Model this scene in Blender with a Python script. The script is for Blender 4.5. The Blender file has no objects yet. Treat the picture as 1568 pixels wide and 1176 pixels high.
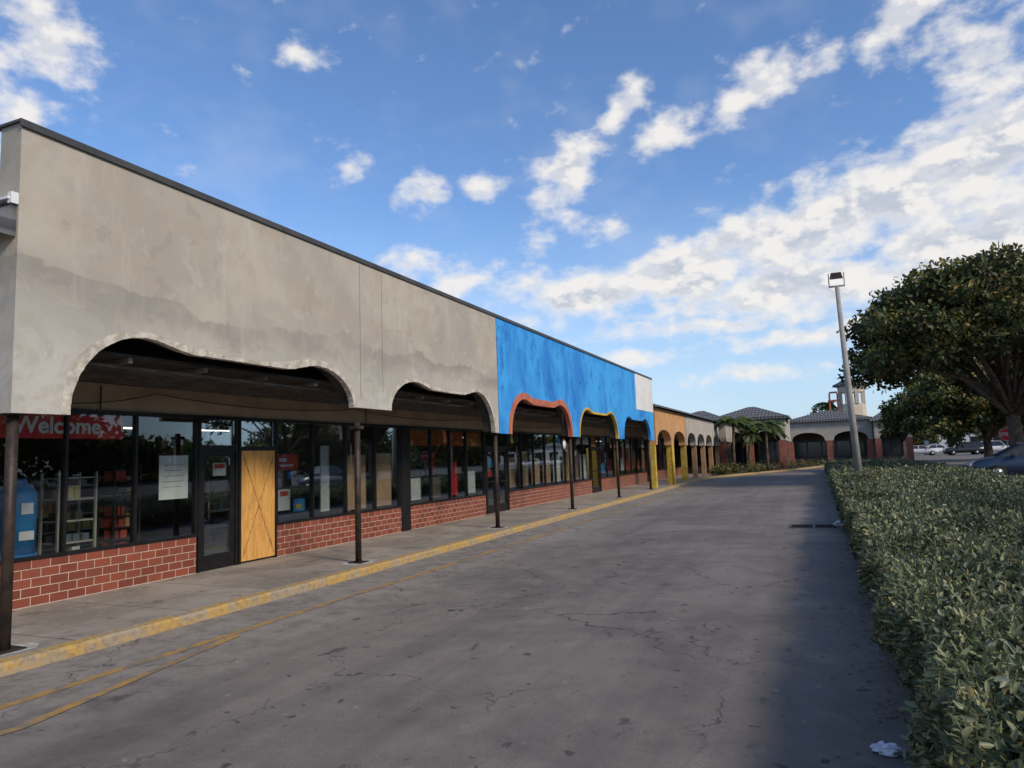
import bpy, math, random
import numpy as np
from mathutils import Vector, Matrix
random.seed(7); rng=np.random.default_rng(7)
scene=bpy.context.scene
COL=scene.collection
# ---------------------------------------------------------------- helpers
class NT:
    def __init__(s,nt): s.nt=nt
    def n(s,t,**kw):
        nd=s.nt.nodes.new(t)
        for k,v in kw.items():
            if k=='inp':
                for a,b in v.items():
                    if hasattr(b,'is_output'): s.nt.links.new(b,nd.inputs[a])
                    else: nd.inputs[a].default_value=b
            else: setattr(nd,k,v)
        return nd
    def math(s,op,a,b=0.0,c=None,clamp=False):
        nd=s.n('ShaderNodeMath',operation=op,use_clamp=clamp)
        for i,v in enumerate([a,b]+([c] if c is not None else [])):
            if hasattr(v,'is_output'): s.nt.links.new(v,nd.inputs[i])
            else: nd.inputs[i].default_value=v
        return nd.outputs[0]
    def mix(s,f,a,b,mode='MIX'):
        nd=s.n('ShaderNodeMix',data_type='RGBA',blend_type=mode)
        for i,v in ((0,f),(6,a),(7,b)):
            if hasattr(v,'is_output'): s.nt.links.new(v,nd.inputs[i])
            else: nd.inputs[i].default_value=v if i==0 else (v[0],v[1],v[2],1)
        return nd.outputs[2]
    def noise(s,vec,scale,detail=4,rough=.55,dist=0,out=0):
        return s.n('ShaderNodeTexNoise',inp={'Vector':vec,'Scale':scale,'Detail':detail,'Roughness':rough,'Distortion':dist}).outputs[out]
    def ramp(s,v,lo,hi,a=0.,b=1.,smooth=True):
        nd=s.n('ShaderNodeMapRange',interpolation_type='SMOOTHSTEP' if smooth else 'LINEAR')
        s.nt.links.new(v,nd.inputs[0])
        for i,x in zip((1,2,3,4),(lo,hi,a,b)): nd.inputs[i].default_value=x
        return nd.outputs[0]
def newmat(name):
    m=bpy.data.materials.new(name); m.use_nodes=True
    t=NT(m.node_tree); b=m.node_tree.nodes['Principled BSDF']
    tc=t.n('ShaderNodeTexCoord').outputs['Object']
    return m,t,b,tc
def setb(t,b,col=None,rough=.8,metal=0,spec=.3,bump=None,bs=.3,bd=.01):
    if col is not None:
        if hasattr(col,'is_output'): t.nt.links.new(col,b.inputs['Base Color'])
        else: b.inputs['Base Color'].default_value=(*col,1)
    if hasattr(rough,'is_output'): t.nt.links.new(rough,b.inputs['Roughness'])
    else: b.inputs['Roughness'].default_value=rough
    b.inputs['Metallic'].default_value=metal
    b.inputs['Specular IOR Level'].default_value=spec
    if bump is not None:
        bn=t.n('ShaderNodeBump',inp={'Strength':bs,'Distance':bd,'Height':bump})
        t.nt.links.new(bn.outputs[0],b.inputs['Normal'])
def pm(name,c,c2=None,scale=3,rough=.8,bs=.2,bscale=40,metal=0,spec=.3,lo=.35,hi=.65,bd=.01):
    m,t,b,tc=newmat(name)
    c2=c2 or tuple(x*.75 for x in c)
    f=t.ramp(t.noise(tc,scale,6,.6),lo,hi)
    setb(t,b,t.mix(f,c,c2),rough,metal,spec,t.noise(tc,bscale,3) if bs else None,bs,bd)
    return m
def mesh(name,V,F,mat=None,parent=None,smooth=False):
    me=bpy.data.meshes.new(name); me.from_pydata([tuple(v) for v in V],[],F); me.update()
    o=bpy.data.objects.new(name,me); COL.objects.link(o)
    if mat: me.materials.append(mat)
    if parent: o.parent=parent
    if smooth:
        for p in me.polygons: p.use_smooth=True
    return o
def empty(name):
    o=bpy.data.objects.new(name,None); COL.objects.link(o); o.empty_display_size=.2; return o
BF=[(0,3,2,1),(4,5,6,7),(0,1,5,4),(1,2,6,5),(2,3,7,6),(3,0,4,7)]
def bv(x0,x1,y0,y1,z0,z1): return [(x0,y0,z0),(x1,y0,z0),(x1,y1,z0),(x0,y1,z0),(x0,y0,z1),(x1,y0,z1),(x1,y1,z1),(x0,y1,z1)]
def boxes(name,L,mat,parent=None,bevel=0):
    V=[];F=[]
    for b in L:
        k=len(V); V+=bv(*b); F+=[tuple(i+k for i in f) for f in BF]
    o=mesh(name,V,F,mat,parent)
    if bevel:
        md=o.modifiers.new('b','BEVEL'); md.width=bevel; md.segments=2
    return o
def box(name,x0,x1,y0,y1,z0,z1,mat,parent=None,bevel=0): return boxes(name,[(x0,x1,y0,y1,z0,z1)],mat,parent,bevel)
def tube(V,F,pts,rad,seg=10,cap=True):
    pts=[Vector(p) for p in pts]; k0=len(V)
    for i,p in enumerate(pts):
        d=(pts[min(i+1,len(pts)-1)]-pts[max(i-1,0)]).normalized()
        a=Vector((1,0,0)) if abs(d.x)<.8 else Vector((0,1,0))
        u=d.cross(a).normalized(); w=d.cross(u)
        for j in range(seg):
            t=2*math.pi*j/seg; V.append(tuple(p+(u*math.cos(t)+w*math.sin(t))*rad[i]))
    for i in range(len(pts)-1):
        for j in range(seg):
            a=k0+i*seg+j; b=k0+i*seg+(j+1)%seg; F.append((a,a+seg,b+seg,b))
    if cap:
        F.append(tuple(k0+j for j in range(seg))); F.append(tuple(k0+(len(pts)-1)*seg+j for j in range(seg))[::-1])
def tubeobj(name,pts,rad,mat,parent=None,seg=12):
    V=[];F=[]; tube(V,F,pts,rad,seg); return mesh(name,V,F,mat,parent,smooth=True)
def unit(a): return a/np.maximum(np.linalg.norm(a,axis=1,keepdims=True),1e-9)
def leaves(name,P,D,N,L,W,C,mat,parent=None):
    D=unit(D); S=unit(np.cross(D,N)); N=np.cross(S,D); n=len(P); L=L[:,None]; W=W[:,None]
    v=np.stack([P,P+D*L*.3+S*W*.45+N*W*.18,P+D*L*.72+S*W*.42+N*W*.12,P+D*L-N*L*.06,P+D*L*.72-S*W*.42+N*W*.12,P+D*L*.3-S*W*.45+N*W*.18],1).reshape(-1,3)
    base=(np.arange(n)*6)[:,None]
    idx=(base+np.array([[0,1,2,3,0,3,4,5]])).reshape(-1)
    me=bpy.data.meshes.new(name)
    me.vertices.add(n*6); me.vertices.foreach_set('co',v.astype(np.float32).ravel())
    me.loops.add(n*8); me.loops.foreach_set('vertex_index',idx.astype(np.int32))
    me.polygons.add(n*2); me.polygons.foreach_set('loop_start',(np.arange(n*2)*4).astype(np.int32))
    me.update(calc_edges=True)
    a=me.color_attributes.new('Col','FLOAT_COLOR','POINT')
    cc=np.ones((n,6,4),np.float32); cc[:,:,:3]=C[:,None,:]; a.data.foreach_set('color',cc.ravel())
    me.materials.append(mat); me.validate()
    o=bpy.data.objects.new(name,me); COL.objects.link(o)
    if parent: o.parent=parent
    return o
def leafmat(name,rough=.5,trans=.25):
    m,t,b,tc=newmat(name)
    c=t.n('ShaderNodeVertexColor',layer_name='Col').outputs[0]
    setb(t,b,c,rough,0,.35)
    tr=t.n('ShaderNodeBsdfTranslucent',inp={'Color':c}).outputs[0]
    mx=t.n('ShaderNodeMixShader',inp={0:trans,1:b.outputs[0],2:tr})
    t.nt.links.new(mx.outputs[0],t.nt.nodes['Material Output'].inputs[0])
    return m
# ---------------------------------------------------------------- camera
f_px=1087/1568; psi=math.radians(23.12); th=math.radians(5.96); rho=.035
Fw=Vector((-math.sin(psi)*math.cos(th),math.cos(psi)*math.cos(th),math.sin(th)))
R0=Vector((math.cos(psi),math.sin(psi),0)); U0=R0.cross(Fw)
R=R0*math.cos(rho)-U0*math.sin(rho); U=U0*math.cos(rho)+R0*math.sin(rho)
cd=bpy.data.cameras.new('camera'); cam=bpy.data.objects.new('camera',cd); COL.objects.link(cam)
cd.sensor_width=36; cd.lens=36*f_px; cd.clip_end=3000; cd.clip_start=.05
cam.matrix_world=Matrix(((R.x,U.x,-Fw.x,0),(R.y,U.y,-Fw.y,0),(R.z,U.z,-Fw.z,1.88),(0,0,0,1)))
scene.camera=cam
scene.view_settings.view_transform='Standard'; scene.view_settings.look='None'; scene.view_settings.exposure=0
# ---------------------------------------------------------------- light
SAZ=math.radians(112); SEL=math.radians(34)      # azimuth from +Y clockwise
sd=Vector((math.sin(SAZ)*math.cos(SEL),math.cos(SAZ)*math.cos(SEL),math.sin(SEL)))
sl=bpy.data.lights.new('sun','SUN'); sl.energy=3.0; sl.angle=math.radians(11); sl.color=(1,.87,.70)
so=bpy.data.objects.new('sun',sl); COL.objects.link(so); so.rotation_euler=sd.to_track_quat('Z','Y').to_euler(); so.location=(30,-10,30)
w=bpy.data.worlds.new('World'); scene.world=w; w.use_nodes=True
t=NT(w.node_tree); w.node_tree.nodes.clear()
sky=t.n('ShaderNodeTexSky',sky_type='NISHITA',sun_disc=False,sun_elevation=SEL,sun_rotation=SAZ,air_density=1.0,dust_density=.6,ozone_density=2.2)
tc=t.n('ShaderNodeTexCoord').outputs['Generated']
sp=t.n('ShaderNodeSeparateXYZ',inp={0:tc})
az=t.math('MULTIPLY',t.math('ARCTAN2',sp.outputs[0],sp.outputs[1]),57.2958)
el=t.math('MULTIPLY',t.math('ARCSINE',sp.outputs[2]),57.2958)
P=t.n('ShaderNodeCombineXYZ',inp={0:az,1:el}).outputs[0]
wn=t.noise(P,.16,3,.5,out=1)
wv=t.n('ShaderNodeVectorMath',operation='MULTIPLY_ADD',inp={0:wn,1:(5,3.2,0),2:P}).outputs[0]
wv=t.n('ShaderNodeVectorMath',operation='SUBTRACT',inp={0:wv,1:(2.5,1.6,0)}).outputs[0]
CL=[(-57.5,28,5,3.5,0,.95),(-59,23.5,3,3,0,.85),(-38.9,29.9,2.6,1.6,0,.75),(-36.1,22.9,1.9,1.8,0,.6),(-29.8,21.4,3.2,2.1,0,.95),(-24.4,21.9,2,1.8,30,.8),
(-17.8,22.6,4.8,3,35,1.05),(-13.5,26.5,3,1.8,40,.9),(-9.6,25,3.6,2.2,15,.95),(-2.4,26.4,4.8,2.2,20,1.0),(2.8,27.2,3,1.8,20,.75),(8.6,28.6,6,2.4,15,.95),(12.5,24.6,3.6,3,0,.95),(16,29,4,4,0,.8),
(-31.5,16.2,4.5,1.6,0,.8),(-26.2,14.4,5,1.8,0,.85),(-16.6,13.0,9,2.8,3,1.2),(-8.7,14.2,9,3.3,10,1.3),(-1.2,16.0,9,3.8,12,1.35),(5.5,17.4,9,3.8,10,1.35),(12.5,19.0,8,4.2,8,1.35),
(0,12.0,15,2.5,3,1.25),(12,13.6,12,3.2,0,1.3),(-18,18.0,5,1.5,10,.75),(-6,9.6,13,1.2,3,.95),(-13,7.4,6,.9,0,.8),(-5,5.6,8,.9,0,.75),(4,8.4,14,1.5,0,.95),
(30,24,9,8,0,.9),(110,25,60,10,0,.9),(180,35,50,14,0,.7),(-110,30,30,12,0,.7)]
mask=None
for (a,e,rx,ry,r,wt) in CL:
    mp=t.n('ShaderNodeMapping',vector_type='TEXTURE',inp={'Vector':wv,'Location':(a,e,0),'Rotation':(0,0,math.radians(r)),'Scale':(rx*1.3,ry*1.3,1)})
    g=t.n('ShaderNodeTexGradient',gradient_type='SPHERICAL',inp={0:mp.outputs[0]}).outputs[1]
    g=t.math('MULTIPLY',g,wt)
    mask=g if mask is None else t.math('MAXIMUM',mask,g)
ps=t.n('ShaderNodeVectorMath',operation='MULTIPLY',inp={0:P,1:(.8,1.25,1)}).outputs[0]
ps2=t.n('ShaderNodeVectorMath',operation='ADD',inp={0:ps,1:(.5,1.3,0)}).outputs[0]
n1=t.noise(ps,.38,7,.56,.1); n2=t.noise(ps2,.38,4,.56,.1)
dens=t.math('ADD',t.math('MULTIPLY',mask,1.0),t.math('MULTIPLY',t.math('SUBTRACT',n1,.5),2.1))
alpha=t.ramp(dens,.18,.95)
veil=t.math('MULTIPLY',t.ramp(t.noise(ps,.12,3,.6),.45,.75),.12)
alpha=t.math('MAXIMUM',t.math('MULTIPLY',alpha,.96),veil)
lit=t.ramp(t.math('SUBTRACT',n1,n2),-.10,.09)
thick=t.ramp(dens,.5,1.1)
shade=t.math('MULTIPLY',t.math('SUBTRACT',1.0,lit),thick)
cc=t.mix(shade,(.93,.90,.87),(.55,.60,.69))
skyc=t.mix(1.0,sky.outputs[0],(.84,1.0,1.20),'MULTIPLY')
hz=t.ramp(el,-1,22,.66,0)
bg1=t.n('ShaderNodeBackground',inp={'Color':skyc,'Strength':.15}).outputs[0]
bgh=t.n('ShaderNodeBackground',inp={'Color':(.55,.71,.90,1),'Strength':1}).outputs[0]
bg1=t.n('ShaderNodeMixShader',inp={0:hz,1:bg1,2:bgh}).outputs[0]
bg2=t.n('ShaderNodeBackground',inp={'Color':cc,'Strength':.98}).outputs[0]
mx=t.n('ShaderNodeMixShader',inp={0:alpha,1:bg1,2:bg2}).outputs[0]
t.n('ShaderNodeOutputWorld',inp={0:mx})
# ---------------------------------------------------------------- materials
def asphalt(name,a=(.235,.200,.172),bcol=(.145,.125,.112),cr=True):
    m,t,b,tc=newmat(name)
    big=t.ramp(t.noise(tc,.25,5,.62,.6),.38,.62)
    mid=t.noise(tc,2.2,6,.65)
    fine=t.n('ShaderNodeTexVoronoi',inp={'Vector':tc,'Scale':90}).outputs['Distance']
    c=t.mix(big,a,bcol)
    c=t.mix(t.ramp(mid,.35,.7,0,.5),c,(.30,.26,.22))
    c=t.mix(t.ramp(t.noise(tc,.8,5,.7,.3),.50,.70,0,.5),c,(.105,.09,.082))
    fn=t.noise(tc,120,3,.7)
    c=t.mix(t.ramp(fn,.35,.7,0,.5),c,(.06,.055,.052))
    c=t.mix(t.ramp(fine,.0,.32,.38,0),c,(.45,.40,.36))
    sv=t.n('ShaderNodeVectorMath',operation='MULTIPLY',inp={0:tc,1:(1.5,.8,1)}).outputs[0]
    st=t.ramp(t.noise(sv,2.1,5,.62,.3),.62,.70)
    c=t.mix(t.math('MULTIPLY',st,.75),c,(.045,.04,.037))
    st=t.ramp(t.noise(tc,6.5,3,.55,.4),.66,.71)
    c=t.mix(t.math('MULTIPLY',st,.8),c,(.04,.037,.035))
    st=t.ramp(t.noise(tc,5,4,.65,.2),.64,.74)
    c=t.mix(t.math('MULTIPLY',st,.4),c,(.42,.38,.33))
    sv2=t.n('ShaderNodeVectorMath',operation='MULTIPLY',inp={0:tc,1:(1.6,.07,1)}).outputs[0]
    c=t.mix(t.ramp(t.noise(sv2,1.0,4,.6),.45,.7,0,.45),c,(.11,.095,.088))
    # paler, dust-washed gutter strip next to the kerb
    s=t.n('ShaderNodeSeparateXYZ',inp={0:tc})
    gx=t.math('ADD',s.outputs[0],t.math('MULTIPLY',t.math('SUBTRACT',t.noise(tc,.6,4,.6),.5),1.6))
    c=t.mix(t.math('MULTIPLY',t.ramp(gx,-6.2,-4.6,1,0),t.ramp(t.noise(tc,3.5,5,.7),.35,.6,.1,.5)),c,(.36,.325,.28))
    if cr:
        dv=t.n('ShaderNodeVectorMath',operation='MULTIPLY_ADD',inp={0:t.noise(tc,1.1,4,.6,out=1),1:(1.4,1.4,0),2:tc}).outputs[0]
        vo=t.n('ShaderNodeTexVoronoi',feature='DISTANCE_TO_EDGE',inp={'Vector':dv,'Scale':.42}).outputs[0]
        ck=t.math('MULTIPLY',t.ramp(vo,.001,.006,1,0),t.ramp(t.noise(tc,.35,3),.42,.52))
        c=t.mix(t.math('MULTIPLY',ck,.8),c,(.05,.045,.042))
    setb(t,b,c,t.ramp(mid,.3,.7,.75,.95),0,.25,fn,.5,.006)
    return m
M_road=asphalt('asphalt_road'); M_lot=asphalt('asphalt_lot',(.18,.16,.145),(.14,.125,.115),False)
M_ground=pm('ground_grass',(.05,.065,.025),(.09,.085,.05),.4,.95,.4,15)
def concrete_walk():
    m,t,b,tc=newmat('sidewalk_concrete')
    c=t.mix(t.ramp(t.noise(tc,.7,6,.65,.5),.35,.65),(.34,.295,.245),(.22,.19,.16))
    c=t.mix(t.ramp(t.noise(tc,6,5,.7),.52,.72,0,.6),c,(.43,.385,.33))
    c=t.mix(t.ramp(t.noise(tc,2.5,4,.6),.58,.70,0,.7),c,(.12,.10,.08))
    s=t.n('ShaderNodeSeparateXYZ',inp={0:tc})
    fr=t.math('ABSOLUTE',t.math('SUBTRACT',t.math('FRACT',t.math('DIVIDE',s.outputs[1],1.5)),.5))
    c=t.mix(t.ramp(fr,.004,.009,.8,0),c,(.06,.055,.05))
    setb(t,b,c,.85,0,.25,t.noise(tc,60,4,.7),.3,.004); return m
M_walk=concrete_walk()
def worn(name,paint,base,lo=.42,hi=.52,sc=6,dark=.5):
    m,t,b,tc=newmat(name)
    n=t.math('ADD',t.math('MULTIPLY',t.noise(tc,sc,7,.7),.6),t.math('MULTIPLY',t.noise(tc,1.1,3),.4))
    c=t.mix(t.ramp(n,lo,hi),base,paint)
    c=t.mix(t.ramp(t.noise(tc,14,4,.7),.42,.72,0,dark),c,tuple(x*.4 for x in base))
    setb(t,b,c,.85,0,.25,t.noise(tc,50,3),.3,.004); return m
M_kerb=worn('kerb_yellow_paint',(.46,.29,.09),(.33,.27,.19),.42,.55,4,.6)
M_line=worn('road_yellow_paint',(.42,.25,.075),(.20,.17,.14),.43,.54,7,.4)
M_wline=worn('road_white_paint',(.38,.37,.35),(.17,.16,.15),.46,.56,7)
def stucco():
    m,t,b,tc=newmat('grey_stucco')
    s=t.n('ShaderNodeSeparateXYZ',inp={0:tc})
    c=t.mix(t.ramp(t.noise(tc,.6,5,.58,.3),.38,.62),(.445,.40,.33),(.365,.33,.28))
    # warm rubbed blotches in the upper half
    c=t.mix(t.math('MULTIPLY',t.ramp(t.noise(tc,1.3,5,.62,.5),.46,.64,0,.6),t.ramp(s.outputs[2],3.9,4.5)),c,(.385,.32,.245))
    nb=t.noise(tc,.5,5,.6,.4)
    zz=t.math('ADD',s.outputs[2],t.math('MULTIPLY',t.math('SUBTRACT',nb,.5),1.5))
    band=t.math('MULTIPLY',t.ramp(zz,3.55,3.97),t.ramp(zz,3.99,4.02,1,0))
    c=t.mix(t.math('MULTIPLY',band,t.ramp(t.noise(tc,.9,4,.6),.35,.6,.2,.65)),c,(.235,.222,.195))
    zz2=t.math('ADD',s.outputs[2],t.math('MULTIPLY',t.math('SUBTRACT',t.noise(tc,.7,5,.6,.9),.5),1.7))
    band2=t.math('MULTIPLY',t.ramp(zz2,3.62,3.80),t.ramp(zz2,3.81,3.84,1,0))
    c=t.mix(t.math('MULTIPLY',band2,.35),c,(.26,.25,.22))
    below=t.ramp(zz,3.4,3.8,1,0)
    c=t.mix(t.math('MULTIPLY',below,.45),c,(.42,.405,.36))
    pt=t.ramp(t.noise(tc,1.0,4,.55,.5),.58,.63)
    c=t.mix(t.math('MULTIPLY',pt,.25),c,(.27,.255,.225))
    pt=t.ramp(t.noise(tc,2.6,3,.5,.4),.655,.68)
    c=t.mix(t.math('MULTIPLY',pt,.30),c,(.26,.25,.225))
    pt=t.ramp(t.noise(tc,2.3,4,.6,.5),.58,.68)
    c=t.mix(t.math('MULTIPLY',pt,.32),c,(.51,.475,.41))
    sv=t.n('ShaderNodeVectorMath',operation='MULTIPLY',inp={0:tc,1:(1,1,.18)}).outputs[0]
    c=t.mix(t.ramp(t.noise(sv,3.4,6,.7),.50,.78,0,.38),c,(.53,.48,.41))
    c=t.mix(t.math('MULTIPLY',t.ramp(t.noise(sv,6,5,.7),.56,.75,0,.45),t.ramp(s.outputs[2],4.9,5.55)),c,(.24,.22,.19))
    low=t.math('MULTIPLY',t.ramp(zz,2.9,3.4,1,0),t.ramp(t.noise(tc,2.2,5,.7,1),.4,.6))
    c=t.mix(t.math('MULTIPLY',low,.55),c,(.54,.52,.47))
    setb(t,b,c,.92,0,.15,t.math('ADD',t.noise(tc,45,4,.7),t.math('MULTIPLY',t.noise(tc,2,4,.6),2.5)),.4,.009); return m
M_stucco=stucco()
def bluep():
    m,t,b,tc=newmat('blue_painted_stucco')
    sv=t.n('ShaderNodeVectorMath',operation='MULTIPLY',inp={0:tc,1:(1,.8,.5)}).outputs[0]
    c=t.mix(t.ramp(t.noise(sv,.75,5,.65,.4),.36,.62),(.028,.21,.58),(.055,.35,.74))
    c=t.mix(t.ramp(t.noise(sv,2.6,6,.75,.3),.50,.66,0,.7),c,(.014,.125,.44))
    c=t.mix(t.ramp(t.noise(tc,7,5,.7),.58,.78,0,.5),c,(.12,.44,.78))
    setb(t,b,c,.8,0,.25,t.noise(tc,20,5,.7),.5,.01); return m
M_blue=bluep()
M_white=pm('white_primer',(.72,.72,.70),(.62,.62,.6),1,.8)
M_coral=pm('coral_trim',(.50,.16,.09),(.36,.11,.07),3,.85)
M_yellow=pm('yellow_trim',(.60,.42,.07),(.42,.28,.05),3,.85)
M_raw=pm('raw_stucco_edge',(.58,.53,.45),(.36,.32,.26),7,.95,.8,25,bd=.015)
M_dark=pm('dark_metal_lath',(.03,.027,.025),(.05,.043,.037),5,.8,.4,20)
M_cap=pm('parapet_cap_metal',(.06,.057,.053),(.09,.085,.08),2,.5,0,metal=.3)
M_steel=pm('dark_painted_steel',(.026,.022,.020),(.06,.04,.03),6,.5,.2,60,metal=.2)
M_frame=pm('black_aluminium',(.014,.013,.013),(.02,.019,.019),5,.4,0,metal=.3)
M_beige=pm('beige_stucco_wall',(.42,.32,.215),(.34,.26,.18),1.3,.9)
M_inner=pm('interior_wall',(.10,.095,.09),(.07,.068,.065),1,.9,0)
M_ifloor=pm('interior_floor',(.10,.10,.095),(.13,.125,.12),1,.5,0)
M_roof=pm('roof_membrane',(.18,.18,.18),None,1,.9)
def brick():
    m,t,b,tc=newmat('red_tile_brick')
    s=t.n('ShaderNodeSeparateXYZ',inp={0:tc})
    v=t.n('ShaderNodeCombineXYZ',inp={0:s.outputs[1],1:t.math('SUBTRACT',s.outputs[2],.135)}).outputs[0]
    bt=t.n('ShaderNodeTexBrick',offset=.5,inp={'Vector':v,'Color1':(.275,.075,.042,1),'Color2':(.175,.047,.03,1),'Mortar':(.56,.44,.36,1),'Scale':1,'Mortar Size':.0055,'Mortar Smooth':.2,'Brick Width':.26,'Row Height':.122})
    c=t.mix(t.ramp(t.noise(tc,3,5,.7),.4,.75,0,.4),bt.outputs[0],(.14,.052,.036))
    setb(t,b,c,.3,0,.5,t.math('SUBTRACT',1.0,bt.outputs[1]),.5,.006); return m
M_brick=brick()
def glass():
    m=bpy.data.materials.new('storefront_glass'); m.use_nodes=True; t=NT(m.node_tree); m.node_tree.nodes.clear()
    tr=t.n('ShaderNodeBsdfTransparent',inp={0:(.90,.92,.91,1)}); gl=t.n('ShaderNodeBsdfGlossy',inp={'Color':(.9,.95,1,1),'Roughness':.01})
    tc=t.n('ShaderNodeTexCoord').outputs['Object']
    bn=t.n('ShaderNodeBump',inp={'Strength':.04,'Distance':.02,'Height':t.noise(tc,.8,2)}); t.nt.links.new(bn.outputs[0],gl.inputs['Normal'])
    fr=t.n('ShaderNodeFresnel',inp={0:1.45}).outputs[0]
    fac=t.math('ADD',t.math('MULTIPLY',fr,.6),.02,clamp=True)
    mx=t.n('ShaderNodeMixShader',inp={0:fac,1:tr.outputs[0],2:gl.outputs[0]})
    t.n('ShaderNodeOutputMaterial',inp={0:mx.outputs[0]}); return m
M_glass=glass()
def emis(name,c,s):
    m=bpy.data.materials.new(name); m.use_nodes=True; b=m.node_tree.nodes['Principled BSDF']; b.inputs['Emission Color'].default_value=(*c,1); b.inputs['Emission Strength'].default_value=s; return m
M_tubel=emis('fluorescent_tube',(1,.97,.9),3.0)
def wood():
    m,t,b,tc=newmat('plywood')
    sv=t.n('ShaderNodeVectorMath',operation='MULTIPLY',inp={0:tc,1:(1,3,.35)}).outputs[0]
    c=t.mix(t.ramp(t.noise(sv,4,6,.6,1.5),.35,.65),(.66,.35,.10),(.50,.255,.07))
    c=t.mix(t.ramp(t.noise(tc,11,3,.5,1),.66,.72,0,.7),c,(.2,.1,.04))
    setb(t,b,c,.75,0,.2,t.noise(sv,20,4),.2,.003); return m
M_ply=wood()
def tile():
    m,t,b,tc=newmat('grey_roof_tile')
    wv1=t.n('ShaderNodeTexWave',wave_type='BANDS',bands_direction='Z',inp={'Vector':tc,'Scale':1.3,'Distortion':.6,'Detail':2}).outputs[1]
    s=t.n('ShaderNodeSeparateXYZ',inp={0:tc})
    wx=t.math('ADD',t.math('SINE',t.math('MULTIPLY',s.outputs[0],21)),t.math('SINE',t.math('MULTIPLY',s.outputs[1],21)))
    c=t.mix(t.ramp(wv1,.3,.7),(.14,.145,.155),(.07,.072,.08))
    c=t.mix(t.ramp(t.noise(tc,1.5,5,.7),.4,.7,0,.6),c,(.17,.155,.135))
    setb(t,b,c,.85,0,.2,t.math('ADD',wx,wv1),.6,.03); return m
M_tile=tile()
M_paper=pm('paper_white',(.72,.72,.68),(.62,.62,.6),3,.8,0)
M_shelfm=pm('shelf_cream',(.36,.33,.28),(.28,.26,.22),3,.7,0)
M_red=pm('sign_red',(.62,.03,.03),(.55,.025,.025),2,.5,0); M_blue2=pm('sign_blue',(.05,.27,.55),(.04,.2,.45),3,.4,0)
M_ora=pm('orange_poster',(.66,.16,.035),(.52,.11,.03),2,.7,0); M_card=pm('cardboard_tan',(.60,.38,.22),(.48,.30,.17),1.2,.8,0)
M_grey=pm('etched_grey',(.20,.21,.21),None,3,.7,0)
M_conc=pm('pole_concrete',(.36,.33,.29),(.28,.26,.23),2,.85)
M_grate=pm('iron_grate',(.03,.028,.026),None,5,.6,.2)
M_bark=pm('bark',(.15,.115,.085),(.07,.052,.04),4,.95,.8,14,bd=.04)
M_leaf=leafmat('leaf_foliage'); M_hleaf=leafmat('hedge_leaf',.42,.25)
M_core=pm('hedge_core',(.025,.028,.016),(.045,.04,.022),9,1,.5,20)
# ---------------------------------------------------------------- ground
def sheet(name,pts,z,mat):
    return mesh(name,[(x,y,z) for x,y in pts],[tuple(range(len(pts)))],mat)
sheet('ground',[(-900,-500),(900,-500),(900,1500),(-900,1500)],-.004,M_ground)
sheet('road',[(-7.2,-40),(.47,-40),(.47,62),(6,62),(6,84),(-.2,84),(.6,78),(-.6,71),(-2.6,64),(-5,57.5),(-7.2,51)],.004,M_road)
box('parking_lot',6.0,140,-40,240,-.02,.15,M_lot)
kp=[(-7.2,-40),(-7.2,51),(-5,57.5),(-2.6,64),(-.6,71),(.6,78),(-.2,84)]
def off(pl,d):
    out=[]
    for i,p in enumerate(pl):
        a=Vector(pl[max(i-1,0)]);b=Vector(pl[min(i+1,len(pl)-1)]);q=(b-a).normalized(); out.append((p[0]-q.y*d,p[1]+q.x*d))
    return out
ki=off(kp,.16)
V=[];F=[]
def dense(pl,step=.35):
    o=[]
    for a,b in zip(pl[:-1],pl[1:]):
        n=max(1,int(math.dist(a,b)/step)); o+=[(a[0]+(b[0]-a[0])*i/n,a[1]+(b[1]-a[1])*i/n) for i in range(n)]
    return o+[pl[-1]]
kd=dense(kp); kid=off(kd,.16); kbd=off(kd,.025)
for i,(a,b,c) in enumerate(zip(kd,kbd,kid)):
    jz=random.uniform(-.010,.004); jx=random.uniform(-.008,.004); V+=[(a[0],a[1],0),(a[0]+jx,a[1],.10+jz),(b[0],b[1],.127+jz*.4),(c[0],c[1],.131)]
for i in range(len(kd)-1):
    for j in range(3): F.append((i*4+j,i*4+4+j,i*4+5+j,i*4+1+j))
mesh('kerb',V,F,M_kerb)
sheet('sidewalk',ki[:2]+[(-7.36,58),(-10.4,58),(-10.4,-40)],.130,M_walk)
sheet('planting_bed',ki[1:]+[(-.2,90),(-12,90),(-12,58.01),(-7.4,58.01)],.126,pm('bed_mulch',(.07,.05,.03),(.05,.055,.025),2,.95,.5,20))
def strip(name,pl,wd,z,mat):
    a=off(pl,wd/2); b=off(pl,-wd/2); V=[(x,y,z) for x,y in a]+[(x,y,z) for x,y in b]; n=len(pl)
    return mesh(name,V,[(i,i+1,n+i+1,n+i) for i in range(n-1)],mat)
strip('fire_lane_line',[(-6.28,-20),(-6.28,30),(-6.3,48)],.12,.008,M_line)
strip('lane_marking',[(-6.0,1),(-5.62,3.6),(-6.15,6.3)],.10,.012,M_line)
boxes('stop_line',[(-3.9,-1.6,43+i*1.1,43.45+i*1.1,.006,.009) for i in range(2)]+[(-1.2,.3,42.5,42.9,.006,.009)],M_wline)
g=empty('drain_grate')
boxes('frame',[(-.8,.3,18.3,18.36,.005,.014),(-.8,.3,19.04,19.1,.005,.014),(-.8,-.74,18.36,19.04,.005,.014),(.24,.3,18.36,19.04,.005,.014),(-.28,-.22,18.36,19.04,.005,.013)],M_grate,g)
boxes('bars',[(-.74,.24,18.40+i*.08,18.44+i*.08,.0045,.011) for i in range(8)],pm('grate_dark',(.01,.01,.01),None,5,.9,0),g)
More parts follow.
